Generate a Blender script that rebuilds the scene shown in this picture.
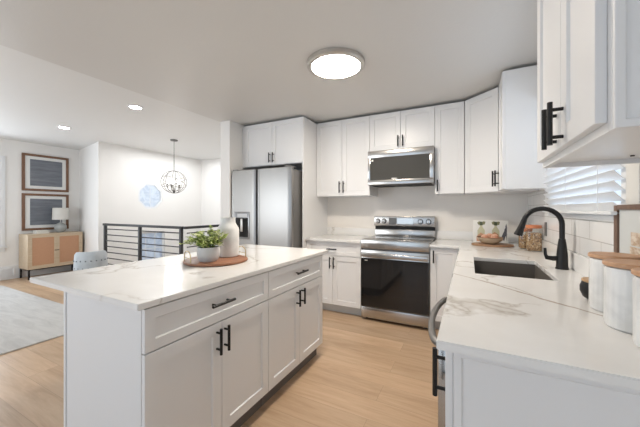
import bpy, bmesh, math, random
from mathutils import Vector, Matrix
PI = math.pi
random.seed(4)
S = bpy.context.scene
for o in list(bpy.data.objects): bpy.data.objects.remove(o)
COL = S.collection

# ------------------------------------------------------------------ camera, world, lights, exposure
cd = bpy.data.cameras.new('camera'); cam = bpy.data.objects.new('camera', cd); COL.objects.link(cam)
cam.location = (0, 0, 1.282); cam.rotation_euler = (PI/2, 0, 0.475)
cd.sensor_width = 36; cd.lens = 290.16/640*36; cd.shift_y = -4.14/640; cd.clip_start = 0.02
S.camera = cam
S.view_settings.view_transform = 'Standard'; S.view_settings.look = 'None'
S.view_settings.gamma = 1; S.view_settings.use_curve_mapping = False
S.view_settings.exposure = 0.0
w = bpy.data.worlds.new('world'); S.world = w; w.use_nodes = True
bg = w.node_tree.nodes['Background']; bg.inputs[0].default_value = (0.80, 0.90, 1.0, 1); bg.inputs[1].default_value = 1.2

def area(name, loc, rot, sx, sy, power, color):
    l = bpy.data.lights.new(name, 'AREA'); l.shape = 'RECTANGLE'; l.size = sx; l.size_y = sy
    l.energy = power; l.color = color
    o = bpy.data.objects.new(name, l); COL.objects.link(o); o.location = loc; o.rotation_euler = rot
    return o
# daylight coming in through the window openings, plus an added stairwell fill
area('daylight_patio', (-1.25, -2.40, 1.20), (PI/2, 0, 0), 3.2, 2.0, 14, (0.64, 0.81, 1.0))
area('daylight_living', (-5.2, -2.40, 1.35), (PI/2, 0, 0), 2.6, 1.6, 70, (0.90, 0.95, 1.0))
area('daylight_left', (-7.30, 1.3, 1.40), (0, -PI/2, 0), 1.4, 1.2, 24, (0.86, 0.93, 1.0))
area('daylight_sink', (0.85, 2.27, 1.75), (0, PI/2, 0), 1.0, 1.2, 8, (0.76, 0.87, 1.0))
area('stair_fill', (-5.0, 4.2, 2.52), (0, 0, 0), 1.8, 1.6, 34, (0.96, 0.98, 1.0))  # added fill below the stairwell ceiling

# ------------------------------------------------------------------ helpers
class MB:
    def __init__(s): s.bm = bmesh.new()
    def _xf(s, vs, M):
        if M is not None: bmesh.ops.transform(s.bm, matrix=M, verts=vs)
    def box(s, x0, y0, z0, x1, y1, z1, bev=0.0, seg=2, M=None):
        if x0 > x1: x0, x1 = x1, x0
        if y0 > y1: y0, y1 = y1, y0
        if z0 > z1: z0, z1 = z1, z0
        r = bmesh.ops.create_cube(s.bm, size=1.0); vs = r['verts']
        for v in vs:
            v.co = Vector(((x0+x1)/2+v.co.x*(x1-x0), (y0+y1)/2+v.co.y*(y1-y0), (z0+z1)/2+v.co.z*(z1-z0)))
        if bev:
            es = list({e for v in vs for e in v.link_edges})
            rr = bmesh.ops.bevel(s.bm, geom=es, offset=bev, segments=seg, affect='EDGES', profile=0.5)
            vs = list({v for f in rr['faces'] for v in f.verts} | {v for v in vs if v.is_valid})
        s._xf(vs, M); return s
    def cyl(s, p0, p1, r0, r1=None, n=20):
        if r1 is None: r1 = r0
        p0 = Vector(p0); p1 = Vector(p1); d = p1-p0
        rr = bmesh.ops.create_cone(s.bm, cap_ends=True, segments=n, radius1=r0, radius2=r1, depth=d.length)
        M = Matrix.Translation((p0+p1)/2) @ d.to_track_quat('Z', 'Y').to_matrix().to_4x4()
        s._xf(rr['verts'], M); return s
    def lathe(s, prof, c=(0, 0, 0), n=40, sx=1, sy=1):
        rings = []
        for r, z in prof:
            if r < 1e-5: rings.append([s.bm.verts.new((c[0], c[1], c[2]+z))])
            else: rings.append([s.bm.verts.new((c[0]+sx*r*math.cos(2*PI*k/n), c[1]+sy*r*math.sin(2*PI*k/n), c[2]+z)) for k in range(n)])
        for a, b in zip(rings, rings[1:]):
            for k in range(n):
                k2 = (k+1) % n
                if len(a) == 1 and len(b) == 1: continue
                if len(a) == 1: s.bm.faces.new((a[0], b[k2], b[k]))
                elif len(b) == 1: s.bm.faces.new((a[k], a[k2], b[0]))
                else: s.bm.faces.new((a[k], a[k2], b[k2], b[k]))
        return s
    def tube(s, pts, r, n=10, closed=False):
        pts = [Vector(p) for p in pts]; m = len(pts)
        rad = r if isinstance(r, (list, tuple)) else [r]*m
        rings = []; up = None
        for i, p in enumerate(pts):
            if closed: t = (pts[(i+1) % m]-pts[i-1]).normalized()
            else: t = (pts[min(i+1, m-1)]-pts[max(i-1, 0)]).normalized()
            if up is None: up = t.orthogonal().normalized()
            up = (up - t*up.dot(t))
            up = up.normalized() if up.length > 1e-6 else t.orthogonal().normalized()
            b = t.cross(up)
            rings.append([s.bm.verts.new(p+(up*math.cos(2*PI*k/n)+b*math.sin(2*PI*k/n))*rad[i]) for k in range(n)])
        prs = list(zip(rings, rings[1:]))
        if closed: prs.append((rings[-1], rings[0]))
        for a, b in prs:
            for k in range(n):
                s.bm.faces.new((a[k], a[(k+1) % n], b[(k+1) % n], b[k]))
        if not closed:
            s.bm.faces.new(rings[0][::-1]); s.bm.faces.new(rings[-1])
        return s
    def poly(s, pts, y0=None, z0=0, z1=0.02):       # vertical prism of an xy outline
        a = [s.bm.verts.new((p[0], p[1], z0)) for p in pts]; b = [s.bm.verts.new((p[0], p[1], z1)) for p in pts]
        s.bm.faces.new(a[::-1]); s.bm.faces.new(b)
        n = len(pts)
        for k in range(n): s.bm.faces.new((a[k], a[(k+1) % n], b[(k+1) % n], b[k]))
        return s
    def xform(s, M): bmesh.ops.transform(s.bm, matrix=M, verts=s.bm.verts[:]); return s
    def build(s, name, mat, parent=None, loc=None, rz=0, recalc=True):
        if recalc: bmesh.ops.recalc_face_normals(s.bm, faces=s.bm.faces[:])
        me = bpy.data.meshes.new(name); s.bm.to_mesh(me); s.bm.free()
        me.polygons.foreach_set('use_smooth', [True]*len(me.polygons))
        me.set_sharp_from_angle(angle=math.radians(32))
        me.materials.append(mat)
        o = bpy.data.objects.new(name, me); COL.objects.link(o)
        if parent is not None: o.parent = parent
        if loc is not None: o.location = loc
        if rz: o.rotation_euler.z = rz
        return o
def B(*a, **k): return MB().box(*a, **k)
def thing(name, label, cat, loc=(0, 0, 0), rz=0, group=None):
    o = bpy.data.objects.new(name, None); COL.objects.link(o); o.location = loc; o.rotation_euler.z = rz
    o.empty_display_size = 0.1
    return tag(o, label, cat, group)
def tag(o, label, cat, group=None):
    o['label'] = label; o['category'] = cat
    if group: o['group'] = group
    return o
def struct(name, mb, mat, parent=None):
    o = mb.build(name, mat, parent)
    if parent is None: o['kind'] = 'structure'
    return o
def dup(o, loc=None, rz=None, label=None, parent=None):
    c = o.copy(); COL.objects.link(c)
    if parent is not None: c.parent = parent
    if loc is not None: c.location = loc
    if rz is not None: c.rotation_euler.z = rz
    if label: c['label'] = label
    for ch in list(o.children): dup(ch, parent=c)
    return c

# ------------------------------------------------------------------ materials
def mat(name, col, rough=0.5, metal=0.0, **kw):
    m = bpy.data.materials.new(name); m.use_nodes = True
    b = m.node_tree.nodes['Principled BSDF']
    b.inputs['Base Color'].default_value = (*col, 1); b.inputs['Roughness'].default_value = rough; b.inputs['Metallic'].default_value = metal
    for k, v in kw.items(): b.inputs[k.replace('_', ' ')].default_value = v
    return m
class NT:
    def __init__(s, m): s.m = m; s.t = m.node_tree; s.b = s.t.nodes['Principled BSDF']
    def n(s, typ, **kw):
        nd = s.t.nodes.new(typ)
        for k, v in kw.items():
            if k.startswith('i_'):
                key = k[2:]; key = int(key) if key.isdigit() else key.replace('_', ' ')
                nd.inputs[key].default_value = v
            else: setattr(nd, k, v)
        return nd
    def l(s, a, b): s.t.links.new(a, b)
    def ramp(s, fac, stops, interp='LINEAR'):
        r = s.n('ShaderNodeValToRGB'); r.color_ramp.interpolation = interp
        e = r.color_ramp.elements
        while len(e) < len(stops): e.new(0.5)
        for el, (p, c) in zip(e, stops): el.position = p; el.color = (*c, 1) if len(c) == 3 else c
        s.l(fac, r.inputs[0]); return r
    def coord(s, scale=(1, 1, 1), rot=(0, 0, 0), loc=(0, 0, 0), out='Object'):
        tc = s.n('ShaderNodeTexCoord'); mp = s.n('ShaderNodeMapping')
        mp.inputs['Scale'].default_value = scale; mp.inputs['Rotation'].default_value = rot; mp.inputs['Location'].default_value = loc
        s.l(tc.outputs[out], mp.inputs[0]); return mp.outputs[0]
    def noise(s, vec, scale, detail=4, rough=0.5, dist=0.0):
        n = s.n('ShaderNodeTexNoise', i_Scale=scale, i_Detail=detail, i_Roughness=rough, i_Distortion=dist)
        s.l(vec, n.inputs['Vector']); return n
    def math(s, op, a, b=None):
        n = s.n('ShaderNodeMath', operation=op)
        for i, x in enumerate((a, b)):
            if x is None: continue
            if isinstance(x, (int, float)): n.inputs[i].default_value = x
            else: s.l(x, n.inputs[i])
        return n.outputs[0]
    def mix(s, fac, a, b, mode='MIX'):
        n = s.n('ShaderNodeMix', data_type='RGBA', blend_type=mode)
        for sock, x in ((n.inputs[0], fac), (n.inputs[6], a), (n.inputs[7], b)):
            if isinstance(x, (int, float)): sock.default_value = x
            elif isinstance(x, tuple): sock.default_value = (*x, 1)
            else: s.l(x, sock)
        return n.outputs[2]
    def bump(s, h, strength=0.1, dist=0.01):
        b = s.n('ShaderNodeBump', i_Strength=strength, i_Distance=dist); s.l(h, b.inputs['Height']); s.l(b.outputs[0], s.b.inputs['Normal'])
    def col(s, c): s.l(c, s.b.inputs['Base Color'])

def wall_paint(name, col, rough=0.55, bump=0.06):
    m = mat(name, col, rough); t = NT(m); v = t.coord()
    n = t.noise(v, 55, 5); t.bump(n.outputs[0], bump, 0.004); return m
M_WALL = wall_paint('warm_white_wall_paint', (0.84, 0.825, 0.80), 0.6)
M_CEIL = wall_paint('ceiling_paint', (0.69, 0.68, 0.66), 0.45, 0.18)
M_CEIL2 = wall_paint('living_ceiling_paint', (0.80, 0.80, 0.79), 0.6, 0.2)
M_TRIM = mat('white_trim_paint', (0.80, 0.81, 0.82), 0.4)
M_CAB = mat('white_cabinet_lacquer', (0.80, 0.80, 0.80), 0.32)
t = NT(M_CAB); n = t.noise(t.coord(), 6, 3); t.l(t.ramp(n.outputs[0], [(0.3, (0.30,)*3), (0.7, (0.36,)*3)]).outputs[0], t.b.inputs['Roughness'])
M_TOE = mat('dark_toe_kick', (0.16, 0.14, 0.13), 0.6)
M_TOEW = mat('pale_toe_kick', (0.55, 0.54, 0.52), 0.5)
M_BLACK = mat('matte_black_metal', (0.012, 0.011, 0.011), 0.38, 0.3)
M_BLACKR = mat('black_railing_paint', (0.03, 0.03, 0.032), 0.45)
M_DARK = mat('matte_near_black', (0.03, 0.03, 0.03), 0.7)  # plain near-black for screws, feet, vents, knob rings, gasket and dishwasher toe kick

def steel(name, base=0.50, rough=0.22, axis='x'):
    m = mat(name, (base, base*0.965, base*0.92), rough, 1.0); t = NT(m)
    sc = (2, 60, 400) if axis == 'x' else (400, 60, 2)
    t.b.inputs['Anisotropic'].default_value = 0.5
    return m
M_STEEL = steel('brushed_stainless_steel')
M_STEELV = steel('brushed_stainless_door', 0.36, 0.34, 'x')
M_STEELD = mat('dark_grey_appliance_side', (0.22, 0.215, 0.21), 0.4, 0.6)
M_NICKEL = mat('satin_nickel', (0.55, 0.53, 0.50), 0.35, 0.9)
M_BGLASS = mat('black_oven_glass', (0.012, 0.012, 0.013), 0.06)
M_MGLASS = mat('tinted_microwave_glass', (0.07, 0.068, 0.062), 0.1)
M_COOK = mat('grey_ceramic_cooktop', (0.20, 0.195, 0.19), 0.12, 0.3)

# white quartz with warm grey veins
def marble(name, seed=0.0, mainvein=None):
    m = mat(name, (0.82, 0.81, 0.79), 0.16); t = NT(m)
    v = t.coord(loc=(seed, seed*0.7, 0))
    dn = t.noise(v, 2.2, 5, 0.6)
    add = t.n('ShaderNodeVectorMath', operation='MULTIPLY_ADD'); t.l(dn.outputs['Color'], add.inputs[0]); add.inputs[1].default_value = (0.45, 0.45, 0.45); t.l(v, add.inputs[2])
    n1 = t.noise(add.outputs[0], 1.5, 2, 0.5)
    d = t.math('ABSOLUTE', t.math('SUBTRACT', n1.outputs[0], 0.5))
    vein = t.ramp(d, [(0.0, (1,)*3), (0.004, (0.5,)*3), (0.015, (0,)*3)])
    mask = t.ramp(t.noise(v, 1.9, 2).outputs[0], [(0.42, (0,)*3), (0.54, (1,)*3)])
    veinf = t.math('MULTIPLY', vein.outputs[0], mask.outputs[0])
    cloud = t.ramp(t.noise(add.outputs[0], 3.0, 4).outputs[0], [(0.35, (0.80, 0.79, 0.77)), (0.65, (0.85, 0.845, 0.83))])
    c = t.mix(t.math('MULTIPLY', veinf, 0.8), cloud.outputs[0], (0.42, 0.37, 0.31))
    if mainvein:
        # one strong drawn-out vein that follows a line across the slab
        (ax, ay), (bx, by), ln = mainvein
        tc = t.n('ShaderNodeTexCoord'); sp = t.n('ShaderNodeSeparateXYZ')
        wob = t.noise(tc.outputs['Object'], 4.5, 5, 0.6)
        L = math.hypot(bx-ax, by-ay); nx, ny = -(by-ay)/L, (bx-ax)/L
        t.l(tc.outputs['Object'], sp.inputs[0])
        dist = t.math('ADD', t.math('ADD', t.math('MULTIPLY', sp.outputs[0], nx), t.math('MULTIPLY', sp.outputs[1], ny)), -(ax*nx+ay*ny))
        dist = t.math('ADD', dist, t.math('MULTIPLY', t.math('SUBTRACT', wob.outputs[0], 0.5), 0.07))
        wide = t.math('ADD', t.math('MULTIPLY', t.noise(tc.outputs['Object'], 7, 3).outputs[0], 0.014), 0.0012)
        q = t.math('DIVIDE', t.math('ABSOLUTE', dist), wide)
        mv = t.ramp(q, [(0.0, (1,)*3), (0.55, (0.7,)*3), (1.0, (0,)*3)])
        c = t.mix(t.math('MULTIPLY', mv.outputs[0], 0.8), c, (0.36, 0.28, 0.21))
    t.col(c); return m
M_MARB = marble('white_quartz_island', 3.1)
M_MARB2 = marble('white_quartz_sink_run', 2.4, ((-0.08, 1.84), (0.50, 1.24), 0.6))
M_MARB3 = marble('white_quartz_back', 5.5)

def wood(name, c1, c2, scale=3.0, stretch=(1, 12, 12), rough=0.45):
    m = mat(name, c1, rough); t = NT(m); v = t.coord(scale=stretch)
    n = t.noise(v, scale, 6, 0.6, 0.6); t.col(t.ramp(n.outputs[0], [(0.3, c1), (0.7, c2)]).outputs[0]); t.bump(n.outputs[0], 0.05, 0.003); return m
M_TRAYW = wood('reddish_brown_wood', (0.42, 0.20, 0.11), (0.26, 0.11, 0.06))
M_LIDW = wood('acacia_lid_wood', (0.60, 0.36, 0.21), (0.48, 0.26, 0.14))
M_BOARD = wood('olive_wood', (0.46, 0.28, 0.16), (0.30, 0.16, 0.09))
M_OAK = wood('pale_oak_sideboard', (0.62, 0.50, 0.36), (0.52, 0.40, 0.27))
M_WALNUT = wood('walnut_frame', (0.23, 0.12, 0.07), (0.14, 0.07, 0.04), 4, (8, 8, 2))
M_FRAME2 = wood('brown_frame_wood', (0.20, 0.12, 0.08), (0.13, 0.075, 0.05), 4, (8, 8, 2))

# oak plank floor, boards running left to right
m = mat('oak_plank_floor', (0.6, 0.45, 0.3), 0.36); t = NT(m); v = t.coord()
br = t.n('ShaderNodeTexBrick', offset=0.37, i_Scale=1.0, i_Mortar_Size=0.0012, i_Bias=0.0, i_Brick_Width=1.5, i_Row_Height=0.19)
br.inputs['Color1'].default_value = (0.10, 0.10, 0.10, 1); br.inputs['Color2'].default_value = (0.9, 0.9, 0.9, 1); br.inputs['Mortar'].default_value = (0.5, 0.5, 0.5, 1)
t.l(v, br.inputs['Vector'])
gv = t.coord(scale=(1.0, 9, 1))
off = t.n('ShaderNodeVectorMath', operation='MULTIPLY_ADD'); t.l(br.outputs['Color'], off.inputs[0]); off.inputs[1].default_value = (7, 3, 0); t.l(gv, off.inputs[2])
g1 = t.noise(off.outputs[0], 1.3, 6, 0.62, 0.8); g2 = t.noise(off.outputs[0], 6.0, 4, 0.6)
c1 = t.ramp(g1.outputs[0], [(0.28, (0.43, 0.275, 0.165)), (0.5, (0.57, 0.40, 0.26)), (0.75, (0.66, 0.49, 0.34))])
c2 = t.mix(0.22, c1.outputs[0], t.ramp(g2.outputs[0], [(0.3, (0.40, 0.27, 0.17)), (0.7, (0.68, 0.52, 0.37))]).outputs[0])
tone = t.ramp(br.outputs['Color'], [(0.1, (0.88, 0.87, 0.86)), (0.9, (1.06, 1.06, 1.06))])
c3 = t.mix(1.0, c2, tone.outputs[0], 'MULTIPLY')
c4 = t.mix(t.math('MULTIPLY', br.outputs['Fac'], 0.55), c3, (0.25, 0.16, 0.10))
t.col(c4); t.bump(g2.outputs[0], 0.03, 0.002); M_FLOOR = m

# subway tile
m = mat('white_subway_tile', (0.8, 0.8, 0.79), 0.14); t = NT(m); tc = t.n('ShaderNodeTexCoord'); sp = t.n('ShaderNodeSeparateXYZ'); cb = t.n('ShaderNodeCombineXYZ')
t.l(tc.outputs['Object'], sp.inputs[0]); t.l(sp.outputs[1], cb.inputs[0]); t.l(sp.outputs[2], cb.inputs[1])
mp = t.n('ShaderNodeMapping'); mp.inputs['Location'].default_value = (0.10, -1.02-0.002, 0); t.l(cb.outputs[0], mp.inputs[0])
br = t.n('ShaderNodeTexBrick', offset=0.5, i_Scale=1.0, i_Mortar_Size=0.0022, i_Mortar_Smooth=0.1, i_Brick_Width=0.305, i_Row_Height=0.1)
br.inputs['Color1'].default_value = (0.82, 0.82, 0.81, 1); br.inputs['Color2'].default_value = (0.79, 0.79, 0.785, 1); br.inputs['Mortar'].default_value = (0.50, 0.49, 0.47, 1)
t.l(mp.outputs[0], br.inputs['Vector']); t.col(br.outputs['Color'])
iv = t.math('SUBTRACT', 1.0, br.outputs['Fac']); t.bump(iv, 0.3, 0.002); M_TILE = m

# rattan weave
m = mat('woven_rattan', (0.6, 0.35, 0.2), 0.7); t = NT(m); v = t.coord()
wa = t.n('ShaderNodeTexWave', bands_direction='Z', i_Scale=22.0, i_Distortion=0.4); wb = t.n('ShaderNodeTexWave', bands_direction='Y', i_Scale=22.0, i_Distortion=0.4)
t.l(v, wa.inputs['Vector']); t.l(v, wb.inputs['Vector'])
mx = t.math('MULTIPLY', wa.outputs['Fac'], wb.outputs['Fac'])
t.col(t.ramp(mx, [(0.0, (0.42, 0.21, 0.12)), (0.5, (0.60, 0.35, 0.21))]).outputs[0]); t.bump(mx, 0.4, 0.004); M_RATTAN = m

m = mat('pale_grey_rug', (0.6, 0.6, 0.59), 0.95); t = NT(m); v = t.coord()
n1 = t.noise(t.coord(scale=(1, 5, 1)), 2.2, 5, 0.7, 0.8)
t.col(t.ramp(n1.outputs[0], [(0.3, (0.52, 0.515, 0.505)), (0.55, (0.62, 0.615, 0.60)), (0.8, (0.66, 0.655, 0.64))]).outputs[0])
t.bump(t.noise(v, 160, 2).outputs[0], 0.5, 0.01); M_RUG = m

m = mat('blue_grey_velvet', (0.42, 0.46, 0.50), 0.85, Sheen_Weight=0.5); t = NT(m)
t.col(t.ramp(t.noise(t.coord(), 9, 3).outputs[0], [(0.3, (0.42, 0.47, 0.51)), (0.7, (0.54, 0.58, 0.61))]).outputs[0]); M_VELVET = m

def glass(name, tint=(0.95, 0.97, 1.0), refl=0.08):
    m = bpy.data.materials.new(name); m.use_nodes = True; nt = m.node_tree; nt.nodes.clear()
    o = nt.nodes.new('ShaderNodeOutputMaterial'); tr = nt.nodes.new('ShaderNodeBsdfTransparent'); gl = nt.nodes.new('ShaderNodeBsdfGlossy'); mx = nt.nodes.new('ShaderNodeMixShader')
    tr.inputs[0].default_value = (*tint, 1); gl.inputs['Roughness'].default_value = 0.03; mx.inputs[0].default_value = refl
    nt.links.new(tr.outputs[0], mx.inputs[1]); nt.links.new(gl.outputs[0], mx.inputs[2]); nt.links.new(mx.outputs[0], o.inputs[0]); return m
M_GLASS = glass('window_glass'); M_JAR = glass('jar_glass', (0.93, 0.94, 0.92), 0.10)
def emit(name, col, st):
    m = mat(name, (0.9, 0.9, 0.9), 0.4); b = m.node_tree.nodes['Principled BSDF']
    b.inputs['Emission Color'].default_value = (*col, 1); b.inputs['Emission Strength'].default_value = st; return m
M_DIFF = emit('glowing_diffuser', (1.0, 0.90, 0.78), 92.0)
M_SPOT = emit('glowing_downlight', (1.0, 0.95, 0.88), 60.0)
M_BULB = emit('glowing_bulb', (1.0, 0.96, 0.92), 70.0)
m = mat('white_blind_slat', (0.86, 0.88, 0.90), 0.35, Transmission_Weight=0.0)
m.node_tree.nodes['Principled BSDF'].inputs['Subsurface Weight'].default_value = 0.0
M_SLAT = m
M_CERAM = mat('speckled_white_ceramic', (0.74, 0.73, 0.71), 0.35)
t = NT(M_CERAM); t.col(t.ramp(t.noise(t.coord(), 14, 5).outputs[0], [(0.35, (0.66, 0.65, 0.63)), (0.6, (0.76, 0.755, 0.74))]).outputs[0])
M_POT = mat('pale_grey_pot', (0.60, 0.60, 0.60), 0.5)
M_LEAF = mat('fresh_green_leaf', (0.2, 0.35, 0.08), 0.5)
t = NT(M_LEAF); t.col(t.ramp(t.noise(t.coord(), 45, 2).outputs[0], [(0.35, (0.20, 0.32, 0.07)), (0.5, (0.46, 0.55, 0.17)), (0.62, (0.78, 0.80, 0.46))]).outputs[0])
M_STEM = mat('green_stem', (0.14, 0.22, 0.06), 0.6)
M_SOIL = mat('dark_potting_soil', (0.05, 0.035, 0.025), 0.9)
M_BRASS = mat('thin_brass_wire', (0.50, 0.38, 0.20), 0.35, 0.9)
M_GREYSINK = mat('dark_grey_composite_sink', (0.13, 0.118, 0.105), 0.5)
M_WHITE = mat('matte_white_paper', (0.80, 0.80, 0.78), 0.7)

# ------------------------------------------------------------------ constants
ZC = 2.486; XR = 0.58; YB = 3.87; XE = -3.05; XL = -7.50; YR = -2.50; ZL = 2.56
XW = -6.20; YS = 3.05; YF = 5.30; T = 0.12

# ------------------------------------------------------------------ structure
fl = MB()
fl.box(XL-T, YR-T, -0.1, XR+T, YS, 0); fl.box(XL-T, YS, -0.1, XW-T-.001, 3.32, 0); fl.box(-3.85, YS, -0.1, XR+T, YF+T, 0)
struct('floor', fl, M_FLOOR)
struct('floor', B(XW-T, YS, -1.5, -3.85, YF+T, -1.4), M_FLOOR)
struct('wall_stair_side', B(-3.95, YS, -1.4, -3.85, YF, -0.1), M_WALL)
struct('wall_stair_front', B(XW, YS-0.1, -1.4, -3.95, YS, -0.1), M_WALL)
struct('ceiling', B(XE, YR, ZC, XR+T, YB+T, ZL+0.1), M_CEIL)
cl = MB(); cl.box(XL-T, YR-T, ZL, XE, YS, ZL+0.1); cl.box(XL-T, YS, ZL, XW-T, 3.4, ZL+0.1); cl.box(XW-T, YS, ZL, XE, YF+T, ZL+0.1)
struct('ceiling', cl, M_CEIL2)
struct('wall_back', B(-2.88, YB, 0, XR+T, YB+T, ZL), wall_paint('warm_lit_wall_paint', (0.86, 0.825, 0.78)))  # wall paint warmed on this wall only, warm light put into its colour
struct('wall_partition', B(XE, 2.93, 0, -2.88, YF, ZL-0.001), M_WALL)
struct('wall_stairwell_back', B(XW-T, YF, -1.4, XE, YF+T, ZL), M_WALL)
def wall_x(name, x, y0, y1, z0, z1, holes, th):     # wall at constant x with rectangular holes (y0,y1,z0,z1)
    mb = MB(); ys = sorted({y0, y1, *[h[0] for h in holes], *[h[1] for h in holes]})
    for a, b in zip(ys, ys[1:]):
        hs = [h for h in holes if h[0] <= a and h[1] >= b]
        if not hs: mb.box(x, a, z0, x+th, b, z1)
        else:
            hs.sort(key=lambda h: h[2]); z = z0
            for h in hs:
                if h[2] > z: mb.box(x, a, z, x+th, b, h[2])
                z = h[3]
            if z < z1: mb.box(x, a, z, x+th, b, z1)
    return struct(name, mb, M_WALL)
def wall_y(name, y, x0, x1, z0, z1, holes, th):
    mb = MB(); xs = sorted({x0, x1, *[h[0] for h in holes], *[h[1] for h in holes]})
    for a, b in zip(xs, xs[1:]):
        hs = [h for h in holes if h[0] <= a and h[1] >= b]
        if not hs: mb.box(a, y, z0, b, y+th, z1)
        else:
            h = hs[0]
            if h[2] > z0: mb.box(a, y, z0, b, y+th, h[2])
            if h[3] < z1: mb.box(a, y, h[3], b, y+th, z1)
    return struct(name, mb, M_WALL)
WY0, WY1, WZ0, WZ1 = 1.70, 2.84, 1.27, 2.20
# sill sits in front of the opening
wall_x('wall_right', XR, YR, YB, 0, ZC, [(WY0, WY1, WZ0, WZ1)], T)
wall_x('wall_left', XL, YR, 3.32, 0, ZL, [(0.68, 1.98, 0.60, 2.16)], -T)
wall_y('wall_rear', YR, XL, XR, 0, ZC, [(-6.6, -3.8, 0.5, 2.2), (-2.9, 0.35, 0.05, 2.2)], -T)
struct('wall_nook', MB().poly([(XL, 3.20), (XW, 2.945), (XW, 3.0499), (XW-T-.001, 3.0499), (XW-T-.001, 3.32), (XL, 3.32)], z0=0, z1=ZL), M_WALL)
# stairwell wall with the octagonal window and the door light below it
OY, OZ, OR = 3.955, 1.573, 0.27
def octo(r, ph=PI/8): return [(r*math.cos(ph+k*PI/4)/math.cos(PI/8), r*math.sin(ph+k*PI/4)/math.cos(PI/8)) for k in range(8)]
mb = MB(); bm = mb.bm
LW = (3.67, 4.29, -0.35, 0.79)
# slabs around the square that holds the octagon, then the eight corner wedges
sq = OR; y0, y1, z0, z1 = OY-sq, OY+sq, OZ-sq, OZ+sq
mb.box(XW-T, YS, -1.4, XW, LW[0], ZL); mb.box(XW-T, LW[1], -1.4, XW, YF, ZL)
mb.box(XW-T, LW[0], -1.4, XW, LW[1], LW[2]); mb.box(XW-T, LW[0], LW[3], XW, LW[1], z0)
mb.box(XW-T, LW[0], z1, XW, LW[1], ZL); mb.box(XW-T, LW[0], z0, XW, y0, z1); mb.box(XW-T, y1, z0, XW, LW[1], z1)
k = sq*math.tan(PI/8)
for sy in (-1, 1):
    for sz in (-1, 1):
        tri = [(OY+sy*sq, OZ+sz*sq), (OY+sy*sq, OZ+sz*k), (OY+sy*k, OZ+sz*sq)]
        a = [bm.verts.new((XW-T, p[0], p[1])) for p in tri]; b = [bm.verts.new((XW, p[0], p[1])) for p in tri]
        bm.faces.new(a); bm.faces.new(b[::-1])
        for i in range(3): bm.faces.new((a[i], a[(i+1) % 3], b[(i+1) % 3], b[i]))
struct('wall_stairwell_left', mb, M_WALL)
# octagonal window
o = MB(); pts = octo(OR-0.001); pin = octo(OR-0.035); bm = o.bm
ra = [[bm.verts.new((x, OY+p[0], OZ+p[1])) for p in pp] for x in (XW-0.05, XW-0.006) for pp in (pts, pin)]
for i in range(8):
    j = (i+1) % 8
    bm.faces.new((ra[0][i], ra[0][j], ra[1][j], ra[1][i])); bm.faces.new((ra[2][i], ra[2][j], ra[3][j], ra[3][i]))
    bm.faces.new((ra[0][i], ra[0][j], ra[2][j], ra[2][i])); bm.faces.new((ra[1][i], ra[1][j], ra[3][j], ra[3][i]))
w1 = struct('window_2', o, M_TRIM)
g = MB(); vs = [g.bm.verts.new((XW-0.03, OY+p[0], OZ+p[1])) for p in pin]; g.bm.faces.new(vs)
M_FROST = mat('etched_daylit_glass', (0.8, 0.86, 0.93), 0.5); M_FROST.node_tree.nodes['Principled BSDF'].inputs['Transmission Weight'].default_value = 0.75
t = NT(M_FROST); t.col(t.ramp(t.noise(t.coord(), 8, 3, 0.5, 1.0).outputs[0], [(0.4, (0.48, 0.53, 0.62)), (0.6, (0.68, 0.72, 0.79))]).outputs[0])
g.build('pane', M_FROST, w1)
mt = MB()
for dz in (-0.13, 0.04): mt.box(XW-0.028, OY-0.2, OZ+dz-0.004, XW-0.02, OY+0.2, OZ+dz+0.004)
mt.box(XW-0.028, OY-0.004, OZ-0.22, XW-0.02, OY+0.004, OZ+0.22); mt.build('muntin', M_TRIM, w1)

def rect_frame_x(x0, x1, y0, y1, z0, z1, wd):
    f = MB(); f.box(x0, y0, z0, x1, y0+wd, z1, .002); f.box(x0, y1-wd, z0, x1, y1, z1, .002)
    f.box(x0, y0+wd, z0, x1, y1-wd, z0+wd, .002); f.box(x0, y0+wd, z1-wd, x1, y1-wd, z1, .002); return f
def rect_frame_y(y0, y1, x0, x1, z0, z1, wd):
    f = MB(); f.box(x0, y0, z0, x0+wd, y1, z1, .002); f.box(x1-wd, y0, z0, x1, y1, z1, .002)
    f.box(x0+wd, y0, z0, x1-wd, y1, z0+wd, .002); f.box(x0+wd, y0, z1-wd, x1-wd, y1, z1, .002); return f
w3 = struct('window_3', rect_frame_x(XW-0.09, XW-0.04, *LW, 0.035), M_TRIM)
B(XW-0.067, LW[0]+.03, LW[2]+.03, XW-0.063, LW[1]-.03, LW[3]-.03).build('pane', M_FROST, w3)
mt = MB()
for i in (1, 2): y = LW[0]+(LW[1]-LW[0])*i/3; mt.box(XW-.062, y-.01, LW[2]+.03, XW-.05, y+.01, LW[3]-.03)
for z in (0.05, 0.42): mt.box(XW-.061, LW[0]+.03, z-.01, XW-.051, LW[1]-.03, z+.01)
mt.build('muntin', M_TRIM, w3)
# left living window with casing and stool
w4 = struct('window_4', rect_frame_x(XL-0.09, XL-0.04, 0.68, 1.98, 0.60, 2.16, 0.045), M_TRIM)
B(XL-0.067, .69, .64, XL-0.063, 1.94, 2.12).build('pane', M_GLASS, w4)
B(XL-.09, 1.28, .64, XL-.045, 1.32, 2.12).build('mullion', M_TRIM, w4)
f = rect_frame_x(XL, XL+0.018, 0.59, 2.07, 0.52, 2.25, 0.09); f.build('casing', M_TRIM, w4)
B(XL, 0.57, 0.585, XL+0.05, 2.09, 0.61, .004).build('window_sill', M_TRIM, w4)
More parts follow.
